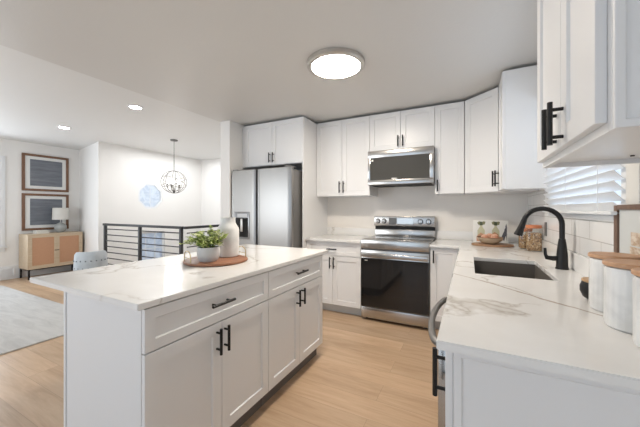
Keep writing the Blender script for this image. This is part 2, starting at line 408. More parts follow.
# rear windows behind the camera
w5 = struct('window_5', rect_frame_y(YR-0.09, YR-0.04, -6.6, -3.8, 0.5, 2.2, 0.05), M_TRIM)
B(-6.55, YR-.067, .55, -3.85, YR-.063, 2.15).build('pane', M_GLASS, w5)
w6 = struct('window_6', rect_frame_y(YR-0.09, YR-0.04, -2.9, 0.35, 0.05, 2.2, 0.06), M_TRIM)
B(-2.85, YR-.067, .1, .3, YR-.063, 2.15).build('pane', M_GLASS, w6)
B(-1.32, YR-.09, .1, -1.24, YR-.045, 2.14).build('mullion', M_TRIM, w6)
# kitchen window over the sink
w7 = struct('window_1', rect_frame_x(XR+0.05, XR+0.10, WY0, WY1, WZ0, WZ1, 0.045), M_TRIM)
B(XR+.072, WY0+.04, WZ0+.04, XR+.076, WY1-.04, WZ1-.04).build('pane', M_GLASS, w7)
B(XR-.024, 1.70, 1.228, XR+.05, 2.89, 1.255, .004).build('window_sill', M_TRIM, w7)
B(XR-.018, 1.505, 1.228, XR-.0005, 1.608, 2.28, .003).build('casing', wall_paint('cream_casing', (0.80, 0.785, 0.74)), w7)
# baseboards
def bb(name, x0, y0, x1, y1, h=0.13): struct(name, B(x0, y0, 0, x1, y1, h, .004), M_TRIM)
bb('baseboard_left', XL, YR, XL+.016, 3.19, .24)
bb('baseboard_partition', XE-.016, 2.93, XE, YF)
bb('baseboard_front', XE-.016, 2.914, -2.885, 2.93)
bb('baseboard_rear', -3.8, YR, -2.95, YR+.016)
# heating grille low on the left wall
gr = thing('wall_vent', 'white louvred heating grille low on the wall left of the rattan sideboard', 'vent', (XL+.017, 2.0, .05))
rect_frame_x(0, .008, 0, .19, 0, .15, .015).build('frame', M_TRIM, gr)
f = MB()
for i in range(7): f.box(.001, .015, .02+i*.017, .006, .175, .026+i*.017)
f.build('louvre', M_TRIM, gr)

# ------------------------------------------------------------------ cabinet kit (front faces local -Y, x runs along the front)
def shaker(x0, z0, x1, z1, y=0.0, th=0.02, rail=0.062, rec=0.008):
    mb = MB(); bm = mb.bm
    def ring(i, yy): return [bm.verts.new(p) for p in ((x0+i, yy, z0+i), (x1-i, yy, z0+i), (x1-i, yy, z1-i), (x0+i, yy, z1-i))]
    e = 0.0015
    R = [ring(0, y+th), ring(0, y+e), ring(e, y), ring(rail, y), ring(rail+0.004, y+rec)]
    for a, b in zip(R, R[1:]):
        for k in range(4): bm.faces.new((a[k], a[(k+1) % 4], b[(k+1) % 4], b[k]))
    bm.faces.new(R[-1]); bm.faces.new(R[0][::-1]); return mb
def pull(cx, cz, L=0.15, vert=True, y=0.0, r=0.0073, out=0.032):
    mb = MB(); d = Vector((0, 0, 1)) if vert else Vector((1, 0, 0)); c = Vector((cx, y-out, cz))
    mb.cyl(c-d*L/2, c+d*L/2, r, n=14)
    for s in (-1, 1):
        p = c+d*s*L*0.32; mb.cyl(p, (p.x, y, p.z), r*0.75, n=10)
    return mb
G = 0.0015
def add_front(root, kind, x0, z0, x1, z1, hx=None, hz=None, L=0.15):
    nm = 'drawer' if kind == 'drawer' else 'door'
    rail = 0.045 if kind == 'drawer' else 0.058
    d = shaker(x0+G, z0+G, x1-G, z1-G, rail=rail).build(nm, M_CAB, root)
    if hx is not None: pull(hx, hz, L, kind != 'drawer').build('handle', M_BLACK, d)
    return d
def body(root, w_, d_, z0, z1, name='body'):
    B(0.0008, 0.021, z0, w_-0.0008, d_, z1, .001, 1).build(name, M_CAB, root)
def base_cab(name, label, loc, rz, w_, d_, fronts, toe=M_TOE, ztop=0.888, group=None, open_top=False, toe_in=0.075):
    r = thing(name, label, 'cabinet', loc, rz, group)
    if open_top:
        m_ = MB(); m_.box(0.0008, .021, .11, .018, d_, ztop); m_.box(w_-.018, .021, .11, w_-.0008, d_, ztop)
        m_.box(.018, .021, .11, w_-.018, d_, .128); m_.box(.018, d_-.01, .128, w_-.018, d_, ztop); m_.box(.018, .021, ztop-.03, w_-.018, .04, ztop)
        m_.build('body', M_CAB, r)
    else: body(r, w_, d_, 0.11, ztop)
    B(0.002, toe_in+.02, 0, w_-.002, d_-.002, 0.1095).build('toe_kick', toe, r)
    for f_ in fronts: add_front(r, *f_)
    return r
def upper_cab(name, label, loc, rz, w_, d_, h_, fronts, group=None):
    r = thing(name, label, 'cabinet', loc, rz, group)
    m_ = MB(); m_.box(0.0008, .021, 0, .017, d_, h_, .001, 1); m_.box(w_-.017, .021, 0, w_-.0008, d_, h_, .001, 1)
    m_.box(.017, .021, .018, w_-.017, d_, h_-.001); m_.box(.017, .021, 0, w_-.017, .04, .018); m_.box(.017, d_-.02, 0, w_-.017, d_, .018)
    m_.build('body', M_CAB, r)
    for f_ in fronts: add_front(r, *f_)
    return r
ZB, ZT = 1.452, 2.456; HU = ZT-ZB
# uppers on the back wall
yu = 3.512; du = YB-yu-.001
UG = 'white wall cabinets under the ceiling'
wl = 0.374
upper_cab('wall_cabinet', 'white two-door wall cabinet between the fridge panel and the microwave', (-1.858, yu, ZB), 0, .75, du, HU,
          [('door', 0, .004, .375, HU, .375-.028, .12), ('door', .375, .004, .75, HU, .375+.028, .12)])
hm = ZT-1.995
upper_cab('wall_cabinet', 'short white two-door wall cabinet directly above the microwave', (-1.107, yu, 1.995), 0, .76, du, hm,
          [('door', 0, .004, .38, hm, .38-.028, .10, .13), ('door', .38, .004, .76, hm, .38+.028, .10, .13)])
upper_cab('wall_cabinet', 'narrow white single-door wall cabinet right of the microwave', (-.346, yu, ZB), 0, .300, du, HU,
          [('door', 0, .004, .300, HU, .03, .095, .13)])
# diagonal corner cabinet
r = thing('corner_cabinet', 'white diagonal corner wall cabinet with one wide door', 'cabinet', (-.044, yu, ZB), 0)
MB().poly([(.002, .025), (.002, YB-yu-.001), (.623, YB-yu-.001), (.623, -.254), (.31, -.254), (.305, -.245), (.028, .025)], z0=0, z1=HU).build('body', M_CAB, r)
Ld = math.hypot(.29, .265)
dd = shaker(.002, .004, Ld-.004, HU).build('door', M_CAB, r); dd.location = (.0, .004, 0); dd.rotation_euler.z = math.atan2(-.262, .29)
pull(Ld-.035, .125, .15).build('handle', M_BLACK, dd)
# cabinet on the right wall left of the window
upper_cab('wall_cabinet', 'white wall cabinet on the window wall, its end panel facing the sink', (.250, 3.252, ZB), -PI/2, .35, XR-.251, HU,
          [('door', 0, .004, .35, HU, .035, .125, .15)])
# near cabinet right of the window
r = upper_cab('wall_cabinet', 'large white wall cabinet hanging nearest the camera above the canisters', (.250, 1.495, ZB), -PI/2, .66, XR-.251, ZC-.03-ZB,
          [('door', .015, .02, .362, ZC-.03-ZB, .315, .09, .13), ('door', .362, .02, .638, ZC-.03-ZB, .390, .09, .13)])
# applied end panel of the near cabinet (faces the camera)
e = shaker(.0, .0, XR-.272, ZC-.03-ZB, th=.012, rail=.016, rec=.007).build('end_panel', M_CAB, r)
e.rotation_euler.z = PI/2; e.location = (.6725, .0215, 0)
f = MB()
for xx in (.05, .10): f.cyl((.13, XR-.251-.021-xx*0, .0), (.13, XR-.251-.021, .001), .001, n=6)
f.bm.free()
sc = MB()
for yy in (.255, .285): sc.cyl((.10, yy, .0145), (.10, yy, .018), .006, n=10)
sc.build('fixing_screw', M_DARK, r)

# above-fridge cabinet, tall panel
upper_cab('fridge_cabinet', 'deep white two-door cabinet above the refrigerator', (-2.82, 3.163, 1.875), 0, .938, .70, ZT-1.875,
          [('door', 0, .004, .469, ZT-1.875, .469-.03, .10, .13), ('door', .469, .004, .938, ZT-1.875, .469+.03, .10, .13)])
tag(B(-2.878, 3.175, 1.875, -2.822, 3.20, ZT).build('filler_strip', M_CAB), 'slim white filler strip left of the over-fridge cabinet', 'panel')
tag(B(-1.880, 3.163, 0, -1.862, YB-.001, ZT, .001, 1).build('tall_panel', M_CAB), 'tall white side panel standing right of the refrigerator', 'panel')

# base cabinets on the back wall
ybs = 3.24
base_cab('base_cabinet', 'white base cabinet with drawer between the fridge panel and the range', (-1.860, ybs, 0), 0, .731, YB-ybs-.001,
         [('drawer', 0, .715, .731, .885, .3655, .795, .13), ('door', 0, .115, .3655, .712, .3655-.026, .63, .14), ('door', .3655, .115, .731, .712, .3655+.026, .63, .14)], toe=M_TOEW)
base_cab('base_cabinet', 'narrow white single-door base cabinet right of the range', (-.365, ybs, 0), 0, .28, YB-ybs-.001,
         [('door', 0, .115, .28, .885, .035, .79, .13)], toe=M_TOEW)
tag(B(-.084, ybs+.02, .0, -.045, ybs+.06, .888).build('filler_strip', M_CAB), 'white corner filler strip beside the narrow base cabinet', 'panel')
# peninsula / sink run, doors face -X
xf = -.062; dp = XR-xf-.001
base_cab('base_cabinet', 'blind corner base cabinet at the far end of the sink run', (xf, 3.238, 0), -PI/2, .60, dp,
         [('door', 0.05, .115, .60, .885, .09, .79, .13)], toe=M_TOEW)
base_cab('sink_cabinet', 'white base cabinet below the undermount sink', (xf, 2.636, 0), -PI/2, 1.0, dp,
         [('door', 0, .115, .5, .885, .47, .77, .15), ('door', .5, .115, 1.0, .885, .53, .77, .15)], toe=M_TOEW, open_top=True)
r = base_cab('base_cabinet', 'slim pull-out base cabinet at the near end of the sink counter', (xf, 1.006, 0), -PI/2, .09, dp, [], toe=M_TOEW)
dr = shaker(G, .115, .09-G, .885, rail=.02, rec=.004).build('door', M_CAB, r); pull(.048, .782, .145).build('handle', M_BLACK, dr)
ep = shaker(0, 0, dp-.022, .885, th=.008, rail=.02, rec=.005).build('end_panel', M_CAB, r); ep.rotation_euler.z = PI/2; ep.location = (.099, .022, 0)

# dishwasher
r = thing('dishwasher', 'stainless dishwasher with bowed bar handle under the sink counter', 'dishwasher', (-.062, 1.632, 0), -PI/2)
B(.004, .022, .10, .606, .56, .868).build('body', M_STEELD, r)
dw = B(.004, -.030, .11, .606, .021, .868, .004).build('door', M_STEEL, r)
pts = []
for i in range(25):
    a = i/24; x = .03+.555*a; b = math.sin(PI*a)**0.55
    pts.append((x, -.030-.047*b+.002, .83))
MB().tube(pts, .0125, 12).build('handle', mat('dark_satin_steel', (.30, .29, .28), .3, .9), dw)
B(.01, .06, 0, .60, .5, .0995).build('toe_kick', M_DARK, r)

# ------------------------------------------------------------------ worktops
def slab(xs, ys, mask, z0, z1):
    mb = MB(); bm = mb.bm; V = {}
    def v(i, j, z):
        k_ = (i, j, z)
        if k_ not in V: V[k_] = bm.verts.new((xs[i], ys[j], z))
        return V[k_]
    fill = lambda i, j: 0 <= i < len(xs)-1 and 0 <= j < len(ys)-1 and mask(i, j)
    for i in range(len(xs)-1):
        for j in range(len(ys)-1):
            if not fill(i, j): continue
            bm.faces.new([v(i, j, z1), v(i+1, j, z1), v(i+1, j+1, z1), v(i, j+1, z1)])
            bm.faces.new([v(i, j, z0), v(i, j+1, z0), v(i+1, j+1, z0), v(i+1, j, z0)])
            for di, dj, a, b in ((-1, 0, (i, j), (i, j+1)), (1, 0, (i+1, j), (i+1, j+1)), (0, -1, (i, j), (i+1, j)), (0, 1, (i, j+1), (i+1, j+1))):
                if not fill(i+di, j+dj): bm.faces.new([v(*a, z0), v(*b, z0), v(*b, z1), v(*a, z1)])
    bmesh.ops.recalc_face_normals(bm, faces=bm.faces[:])
    es = [e for e in bm.edges if len(e.link_faces) == 2 and e.calc_face_angle(0) > 1.0]
    bmesh.ops.bevel(bm, geom=es, offset=.0025, segments=2, affect='EDGES')
    return mb
Z0, Z1 = .889, .915
tag(slab([-.366, -.082, .03, .414, XR-.001], [.872, 1.887, 2.53, 3.205, YB-.001], lambda i, j: not (i == 0 and j < 3) and not (i == 2 and j == 1), Z0, Z1).build('worktop', M_MARB2),
    'L-shaped white quartz worktop with brown veins and the sink cut-out', 'worktop')
tag(slab([-1.861, -1.128], [3.205, YB-.001], lambda i, j: True, Z0, Z1).build('worktop', M_MARB3), 'short white quartz worktop left of the range', 'worktop')
tag(slab([-2.10, -1.135], [.672, 2.371], lambda i, j: True, Z0, Z1).build('worktop', M_MARB), 'long white quartz island worktop carrying the round wooden tray', 'worktop')
tag(B(-1.861, YB-.02, .9155, -1.128, YB-.001, 1.02, .002).build('backsplash', M_MARB3), 'low marble upstand behind the worktop left of the range', 'backsplash')
tag(B(-.366, YB-.02, .9155, XR-.002, YB-.001, 1.02, .002).build('backsplash', M_MARB2), 'low marble upstand behind the recipe book and jars', 'backsplash')
tag(B(XR-.02, .90, .9155, XR-.001, YB-.021, 1.02, .002).build('backsplash', M_MARB2), 'low marble upstand running behind the black faucet', 'backsplash')
tl = MB(); tl.box(XR-.009, .84, 1.0205, XR-.0005, 2.9, 1.2275); tl.box(XR-.009, 2.9, 1.0205, XR-.0005, YB-.0205, ZB-.002)
tl.box(XR-.009, .84, 1.2275, XR-.0005, 1.503, ZB-.002)
tag(tl.build('tile_backsplash', M_TILE), 'glossy white subway tiles under the window blind', 'backsplash')

# sink
r = thing('kitchen_sink', 'dark grey undermount sink sunk in the white worktop', 'sink', (.03, 1.887, .68))
s_ = MB(); L_, W_, D_ = .384, .643, .2085; q = .006
s_.box(-q, -q, 0, L_+q, W_+q, q); s_.box(-q, -q, q, 0, W_+q, D_); s_.box(L_, -q, q, L_+q, W_+q, D_); s_.box(0, -q, q, L_, 0, D_); s_.box(0, W_, q, L_, W_+q, D_)
s_.build('basin', M_GREYSINK, r)
MB().cyl((L_*.5, W_*.5, q), (L_*.5, W_*.5, q+.004), .045, n=24).build('drain', M_NICKEL, r)

# faucet
fx, fy = .508, 2.268
r = thing('kitchen_faucet', 'tall matte black gooseneck faucet behind the sink', 'faucet', (fx, fy, .9155))
MB().lathe([(0, 0), (.033, 0), (.033, .006), (.030, .012), (.028, .09), (.022, .15), (.017, .185), (0, .185)], n=28).build('base', M_BLACK, r)
pts = [(0, 0, .16)]; Rr = .098; zc_ = .385-Rr-.014
for i in range(4): pts.append((0, 0, .18+(zc_-.18)*i/3))
for i in range(1, 15): a = PI*i/14*0.93; pts.append((-Rr+Rr*math.cos(a), 0, zc_+Rr*math.sin(a)))
p1 = Vector(pts[-1]); d1 = (p1-Vector(pts[-2])).normalized()
MB().tube(pts, .0145, 14).build('spout', M_BLACK, r)
MB().tube([p1-d1*.005, p1+d1*.02, p1+d1*.022, p1+d1*.06, p1+d1*.10, p1+d1*.102], [.0155, .0165, .017, .020, .026, .024], 18).build('spray_head', M_BLACK, r)
MB().tube([(-.02, 0, .065), (-.045, 0, .062), (-.075, 0, .065), (-.083, 0, .085), (-.085, 0, .125)], [.015, .015, .014, .009, .008], 12).build('lever', M_BLACK, r)

# ------------------------------------------------------------------ island
IX = -1.141; IG = None
base_cab('island_cabinet', 'white island cabinet with drawer, the half nearest the camera', (IX, .718, 0), PI/2, .781, .648,
         [('drawer', -.016, .706, .781, .885, .375, .805, .15), ('door', -.016, .113, .389, .703, .353, .615, .13), ('door', .389, .113, .781, .703, .406, .616, .13)], ztop=.888, toe_in=.04)
base_cab('island_cabinet', 'white island cabinet with drawer, the half toward the range', (IX, 1.500, 0), PI/2, .769, .648,
         [('drawer', 0, .706, .769, .885, .380, .812, .15), ('door', 0, .113, .384, .703, .337, .625, .12), ('door', .384, .113, .769, .703, .407, .625, .12)], ztop=.888, toe_in=.04)
ip = thing('island_end_panel', 'plain white end panel closing the near end of the island', 'panel', (-1.789, .702, 0))
B(0, 0, 0, .626, .0155, .888, .001, 1).build('panel', M_CAB, ip)
B(0, -.004, 0, .020, -.0002, .888, .001, 1).build('corner_strip', M_CAB, ip)

# ------------------------------------------------------------------ range
RX, RY = -1.127, 3.227; RW = .76
r = thing('range', 'stainless freestanding range with black glass oven door', 'stove', (RX+.001, RY, 0)); RW = .758
B(.002, .035, .03, RW-.002, .62, .905).build('body', M_STEELD, r)
for x in (.05, RW-.05):
    for y in (.08, .55): MB().cyl((x, y, 0), (x, y, .03), .018, n=12).build('foot', M_DARK, r)
B(.006, .0, .035, RW-.006, .034, .155, .004).build('drawer', M_STEEL, r)
od = B(.004, .0, .162, RW-.004, .034, .815, .004).build('oven_door', M_STEEL, r)
B(.006, -.003, .166, RW-.006, -.0002, .722, .0012, 1).build('glass_panel', M_BGLASS, od)
h = MB(); h.box(.012, -.05, .738, RW-.012, -.028, .788, .008, 3)
for x in (.05, RW-.08): h.box(x, -.03, .748, x+.03, -.0002, .778, .003)
h.build('handle', M_STEEL, od)
B(.05, -.004, .69, .085, -.0031, .70).build('maker_mark', M_WHITE, od)
B(0, -.01, .83, RW, .034, .936, .006).build('front_panel', M_STEEL, r)
B(0, .035, .906, RW, .56, .936, .003).build('cooktop', M_COOK, r)
m_burn = mat('burner_ring_print', (0.36, 0.35, 0.34), 0.2)
for x, y, rr in ((.19, .18, .10), (.57, .18, .115), (.19, .42, .08), (.57, .42, .08)):
    MB().lathe([(rr-.004, .9363), (rr, .9363), (rr, .9367), (rr-.004, .9367), (rr-.004, .9363)], (x, y, 0), 36).build('burner_ring', m_burn, r)
bk = MB(); bk.box(0, .575, .906, RW, .62, 1.02, .003)
bk.box(0, .53, 1.065, RW, .62, 1.195, .008, 3)
bgd = bk.build('backguard', M_STEEL, r)
B(.004, .585, 1.021, RW-.004, .615, 1.064).build('vent_slot', M_DARK, bgd)
for x in (.055, .135, .59, .685):
    MB().cyl((x, .5298, 1.13), (x, .5275, 1.13), .033, n=24).build('knob_ring', M_DARK, bgd)
    k_ = MB().cyl((x, .527, 1.13), (x, .505, 1.13), .026, .022, 24); k_.box(x-.005, .495, 1.108, x+.005, .506, 1.152, .002)
    k_.build('knob', M_STEEL, bgd)
B(.20, .5285, 1.085, .30, .5297, 1.175).build('control_panel', mat('dark_touch_panel', (.13, .13, .13), .2), bgd)
B(.30, .528, 1.095, .50, .5297, 1.17).build('display', mat('silver_display', (.62, .62, .60), .12, .7), bgd)

# ------------------------------------------------------------------ microwave
r = thing('microwave', 'stainless over-the-range microwave with dark glass door', 'microwave', (-1.106, 3.432, 1.578))
MW, MH = .757, .412
B(0, .03, 0, MW, YB-3.432-.002, MH, .003).build('body', M_STEELD, r)
fm = MB(); fm.box(0, 0, 0, MW, .029, .055, .003); fm.box(0, 0, MH-.085, MW, .029, MH, .003); fm.box(0, 0, .055, .03, .029, MH-.085, .002); fm.box(MW-.042, 0, .055, MW, .029, MH-.085, .002)
md = fm.build('door', M_STEEL, r)
B(.03, .004, .055, MW-.042, .028, MH-.085).build('window_glass', M_MGLASS, md)
B(.29, .0025, .064, .35, .0038, .075).build('maker_mark', M_WHITE, md)
B(.045, .0025, .285, .068, .0038, .305).build('sticker', M_WHITE, md)
B(.05, .0, -.012, MW-.03, .30, -.0005, .002).build('vent_grille', M_DARK, r)

# ------------------------------------------------------------------ refrigerator
r = thing('refrigerator', 'stainless side-by-side refrigerator with water dispenser', 'refrigerator', (-2.868, 2.93, 0))
FW = .965
B(.01, .07, .02, FW-.01, .86, 1.775, .004).build('body', M_STEELD, r)
def fdoor(x0, x1, hole=None):
    mb = MB(); bm = mb.bm; n = 18; z0_, z1_ = .03, 1.80
    cols = []
    for i in range(n+1):
        a = i/n; x = x0+(x1-x0)*a
        u = (x-FW/2)/(FW/2); y = 0.012*u*u
        e = min(x-x0, x1-x)
        if e < .012: y += (.012-e)**2/.012*1.2
        cols.append((x, y))
    th = .062
    A = [(bm.verts.new((x, y, z0_)), bm.verts.new((x, y, z1_-.006)), bm.verts.new((x, y+.006, z1_))) for x, y in cols]
    Bk = [(bm.verts.new((x, th, z0_)), bm.verts.new((x, th, z1_))) for x, y in cols]
    for i in range(n):
        bm.faces.new((A[i][0], A[i+1][0], A[i+1][1], A[i][1])); bm.faces.new((A[i][1], A[i+1][1], A[i+1][2], A[i][2]))
        bm.faces.new((A[i][2], A[i+1][2], Bk[i+1][1], Bk[i][1])); bm.faces.new((Bk[i][0], Bk[i+1][0], Bk[i+1][1], Bk[i][1])); bm.faces.new((A[i][0], A[i+1][0], Bk[i+1][0], Bk[i][0]))
    for i in (0, n): bm.faces.new((A[i][0], A[i][1], A[i][2], Bk[i][1], Bk[i][0]))
    return mb
fd = fdoor(.0, .425).build('door', M_STEELV, r)
fdoor(.455, FW).build('door', M_STEELV, r)
B(.427, .03, .03, .453, .069, 1.79).build('gasket', M_DARK, r)
dp_ = MB(); dp_.box(.075, -.004, .89, .335, .010, 1.25, .004)
dd_ = dp_.build('dispenser', mat('dispenser_bezel', (.25, .25, .25), .3, .7), fd)
B(.10, -.006, .92, .31, -.0045, 1.17).build('niche', M_BGLASS, fd)
B(.13, -.008, 1.18, .295, -.0045, 1.225).build('control_panel', mat('pale_control_strip', (.5, .5, .5), .3, .5), fd)
B(.195, -.022, .99, .23, -.0062, 1.16, .004).build('lever', M_NICKEL, fd)
for hx_ in (.02, FW-.10): B(hx_, .02, 1.801, hx_+.08, .15, 1.815, .003).build('hinge_cover', M_STEELD, r)

# ------------------------------------------------------------------ ceiling lights
r = thing('ceiling_light', 'large round flush ceiling light with nickel rim above the island', 'ceiling light', (-.975, 2.18, ZC-.040))
MB().lathe([(.200, 0), (.228, 0), (.236, .008), (.236, .036), (.225, .0395), (.200, .0395)], n=56).build('rim', M_NICKEL, r)
MB().lathe([(0, -.004), (.12, -.002), (.199, .004), (.199, .012), (0, .012)], n=56).build('diffuser', M_DIFF, r)
def downlight(x, y, label):
    r = thing('recessed_light', label, 'ceiling light', (x, y, ZL-.008), group='recessed lights in the living room ceiling')
    MB().lathe([(.065, 0), (.09, .003), (.09, .0075), (.065, .0075)], n=32).build('trim_ring', M_TRIM, r)
    MB().lathe([(0, .003), (.064, .003), (.064, .006), (0, .006)], n=32).build('lens', M_SPOT, r)
    return r
d0 = downlight(-3.71, 2.17, 'round recessed ceiling light, the one nearer the kitchen')
d1_ = dup(d0, (-5.62, 2.20, ZL-.008), label='round recessed ceiling light, the one nearer the two framed pictures')

# ------------------------------------------------------------------ chandelier
CX, CY, CZ = -4.83, 3.52, 1.785
r = thing('chandelier', 'open metal orb chandelier hanging over the stairwell', 'chandelier', (CX, CY, CZ))
M_CH = mat('antique_bronze', (.16, .15, .14), .4, .7)
MB().lathe([(0, .775), (.065, .775), (.06, .755), (.012, .745), (0, .745)], n=24).build('canopy', M_CH, r)
MB().cyl((0, 0, .20), (0, 0, .75), .006, n=8).build('rod', M_CH, r)
cg = MB(); rr = .215
for k_ in range(4):
    a = PI*k_/4+.3; pts = []
    for i in range(40):
        q_ = 2*PI*i/40; pts.append((rr*math.cos(q_)*math.cos(a), rr*math.cos(q_)*math.sin(a), .205*math.sin(q_)))
    cg.tube(pts, .0045, 6, True)
for tl_ in (.45, -.45):
    cg.tube([(rr*.98*math.cos(2*PI*i/40), rr*.98*math.sin(2*PI*i/40)*math.cos(tl_), rr*.98*math.sin(2*PI*i/40)*math.sin(tl_)) for i in range(40)], .0045, 6, True)
cg.build('cage', M_CH, r)
MB().lathe([(0, -.2), (.02, -.195), (.025, -.17), (.012, -.15), (.010, -.10), (0, -.10)], n=16).build('hub', M_CH, r)
for k_ in range(5):
    a = 2*PI*k_/5+.2; c_, s_2 = math.cos(a), math.sin(a)
    MB().tube([(0, 0, -.15), (.04*c_, .04*s_2, -.165), (.09*c_, .09*s_2, -.15), (.105*c_, .105*s_2, -.11)], .0045, 8).cyl((.105*c_, .105*s_2, -.11), (.105*c_, .105*s_2, -.03), .010, n=10).build('arm', M_CH, r)
    MB().lathe([(0, -.03), (.009, -.028), (.016, 0), (.012, .03), (0, .055)], (.105*c_, .105*s_2, 0), 14).build('bulb', M_BULB, r)

# ------------------------------------------------------------------ stair railing
def railing(name, label, p0, p1, posts, zt=1.02):
    p0 = Vector(p0); p1 = Vector(p1); L_ = (p1-p0).length; r = thing(name, label, 'railing', (p0.x, p0.y, 0), math.atan2((p1-p0).y, (p1-p0).x))
    B(-.05, -.024, zt-.04, L_+.02, .024, zt, .004).build('handrail', M_BLACKR, r)
    for x in posts: B(x-.022, -.022, 0, x+.022, .022, zt-.041, .002).build('post', M_BLACKR, r)
    for k_ in range(8):
        z = .915-k_*.108; MB().cyl((0, 0, z), (L_, 0, z), .0095, n=8).build('rail', M_BLACKR, r)
    return r
railing('stair_railing', 'black horizontal-bar railing across the stairwell beside the tufted chair', (-6.07, 3.0), (-3.93, 3.0), (.0, 1.07, 2.12))
railing('stair_railing', 'black horizontal-bar railing returning toward the back beside the fridge wall', (-3.86, 3.035), (-3.86, 5.27), (1.1, 2.2))

# ------------------------------------------------------------------ window blind
r = thing('window_blind', 'white slatted blind over the sink window', 'blind', (.547, 1.612, 1.258))
HB = .92; LB = 1.278
M_BL = M_SLAT
sl = MB(); nsl = 20
for i in range(nsl):
    z = .035+i*.0445
    Mx = Matrix.Translation((.0, 0, z)) @ Matrix.Rotation(math.radians(48), 4, 'Y')
    sl.box(-.026, .01, -.0014, .026, LB, .0014, M=Mx)
sl.build('slats', M_BL, r)
B(-.03, .005, .893, .03, LB+.004, .925, .003).build('headrail', M_TRIM, r)
B(-.026, .01, .0, .024, LB, .016, .004).build('bottom_rail', M_TRIM, r)
for y in (.14, LB/2, LB-.14): MB().cyl((-.028, y, .01), (-.028, y, .9), .0012, n=6).build('ladder_cord', M_TRIM, r)

# ------------------------------------------------------------------ tray group on the island
TX, TY = -1.588, 1.487
r = thing('serving_tray', 'round reddish wooden tray with wire handles on the island', 'tray', (TX, TY, .9155), 1.22)
MB().lathe([(0, 0), (.205, 0), (.215, .006), (.215, .016), (.208, .018), (0, .018)], n=64).build('board', M_TRAYW, r)
for s in (-1, 1):
    y = s*.0; mb = MB()
    for off in (-.055, .055): pass
    x = s*.195
    pts = [(x, -.06, .012), (x, -.06, .055)] + [(x, -.06+.06*(1-math.cos(PI*i/10)), .055+.035*math.sin(PI*i/10)) for i in range(1, 10)] + [(x, .06, .055), (x, .06, .012)]
    mb.tube(pts, .003, 8); mb.tube([(x, -.06, .045), (x, .06, .045)], .0025, 6); mb.build('handle', M_BRASS, r)
# potted plant
PX, PY = -1.570, 1.402
r = thing('potted_plant', 'leafy green plant in a pale round pot on the wooden tray', 'plant', (PX, PY, .934))
MB().lathe([(0, 0), (.055, 0), (.060, .004), (.071, .03), (.074, .06), (.072, .095), (.066, .095), (.066, .085), (0, .085)], n=40).build('pot', M_POT, r)
MB().lathe([(0, .0855), (.064, .0855), (.064, .088), (0, .09)], n=24).build('soil', M_SOIL, r)
fo = MB(); st = MB()
def leaf(mb, p, d, up, L_, W_):
    d = d.normalized(); side = d.cross(up).normalized(); nn = side.cross(d)
    pr = [(0, .0), (.35, .5), (.7, .42), (1, 0)]
    bm = mb.bm
    base = bm.verts.new(p); tip = bm.verts.new(p+d*L_-nn*.15*L_)
    l = [bm.verts.new(p+d*L_*a+side*W_*b+nn*.12*L_*b) for a, b in pr[1:3]]; q_ = [bm.verts.new(p+d*L_*a-side*W_*b+nn*.12*L_*b) for a, b in pr[1:3]]
    md_ = [bm.verts.new(p+d*L_*a) for a, b in pr[1:3]]
    bm.faces.new((base, l[0], md_[0])); bm.faces.new((base, md_[0], q_[0])); bm.faces.new((l[0], l[1], md_[1], md_[0])); bm.faces.new((md_[0], md_[1], q_[1], q_[0]))
    bm.faces.new((l[1], tip, md_[1])); bm.faces.new((md_[1], tip, q_[1]))
rnd = random.Random(7)
for i in range(80):
    a = rnd.uniform(0, 2*PI); reach = rnd.uniform(.02, .18)*(1 if math.cos(a-1.5) < .45 else .62); hgt = rnd.uniform(.03, .15)*(1-.45*reach/.18)
    p0 = Vector((.03*math.cos(a), .03*math.sin(a), .086)); p2 = Vector((reach*math.cos(a), reach*math.sin(a), .09+hgt)); p1_ = (p0+p2)/2+Vector((0, 0, .03))
    pp = [p0*(1-u)**2+p1_*2*u*(1-u)+p2*u*u for u in (0, .25, .5, .75, 1)]
    st.tube(pp, .0013, 5)
    for u in (.35, .5, .62, .74, .85, .95, 1.0):
        c = p0*(1-u)**2+p1_*2*u*(1-u)+p2*u*u
        for s in (-1, 1):
            b_ = a+s*rnd.uniform(.4, 1.5); leaf(fo, c, Vector((math.cos(b_), math.sin(b_), rnd.uniform(-.3, .7))), Vector((rnd.uniform(-.3, .3), rnd.uniform(-.3, .3), 1)), rnd.uniform(.018, .028), rnd.uniform(.014, .021))
fo.build('foliage', M_LEAF, r, recalc=False); st.build('stem', M_STEM, r)
# stoneware bottle vase
r = MB().lathe([(0, 0), (.070, 0), (.076, .006), (.079, .06), (.079, .195), (.076, .21), (.062, .232), (.054, .248), (.051, .275), (.054, .288), (.044, .288), (.037, .262), (.037, .23), (0, .225)], n=44).build('stoneware_jug', M_CERAM, None, (-1.600, 1.612, .934))
tag(r, 'off-white stoneware jug with narrow neck beside the plant on the tray', 'jug')

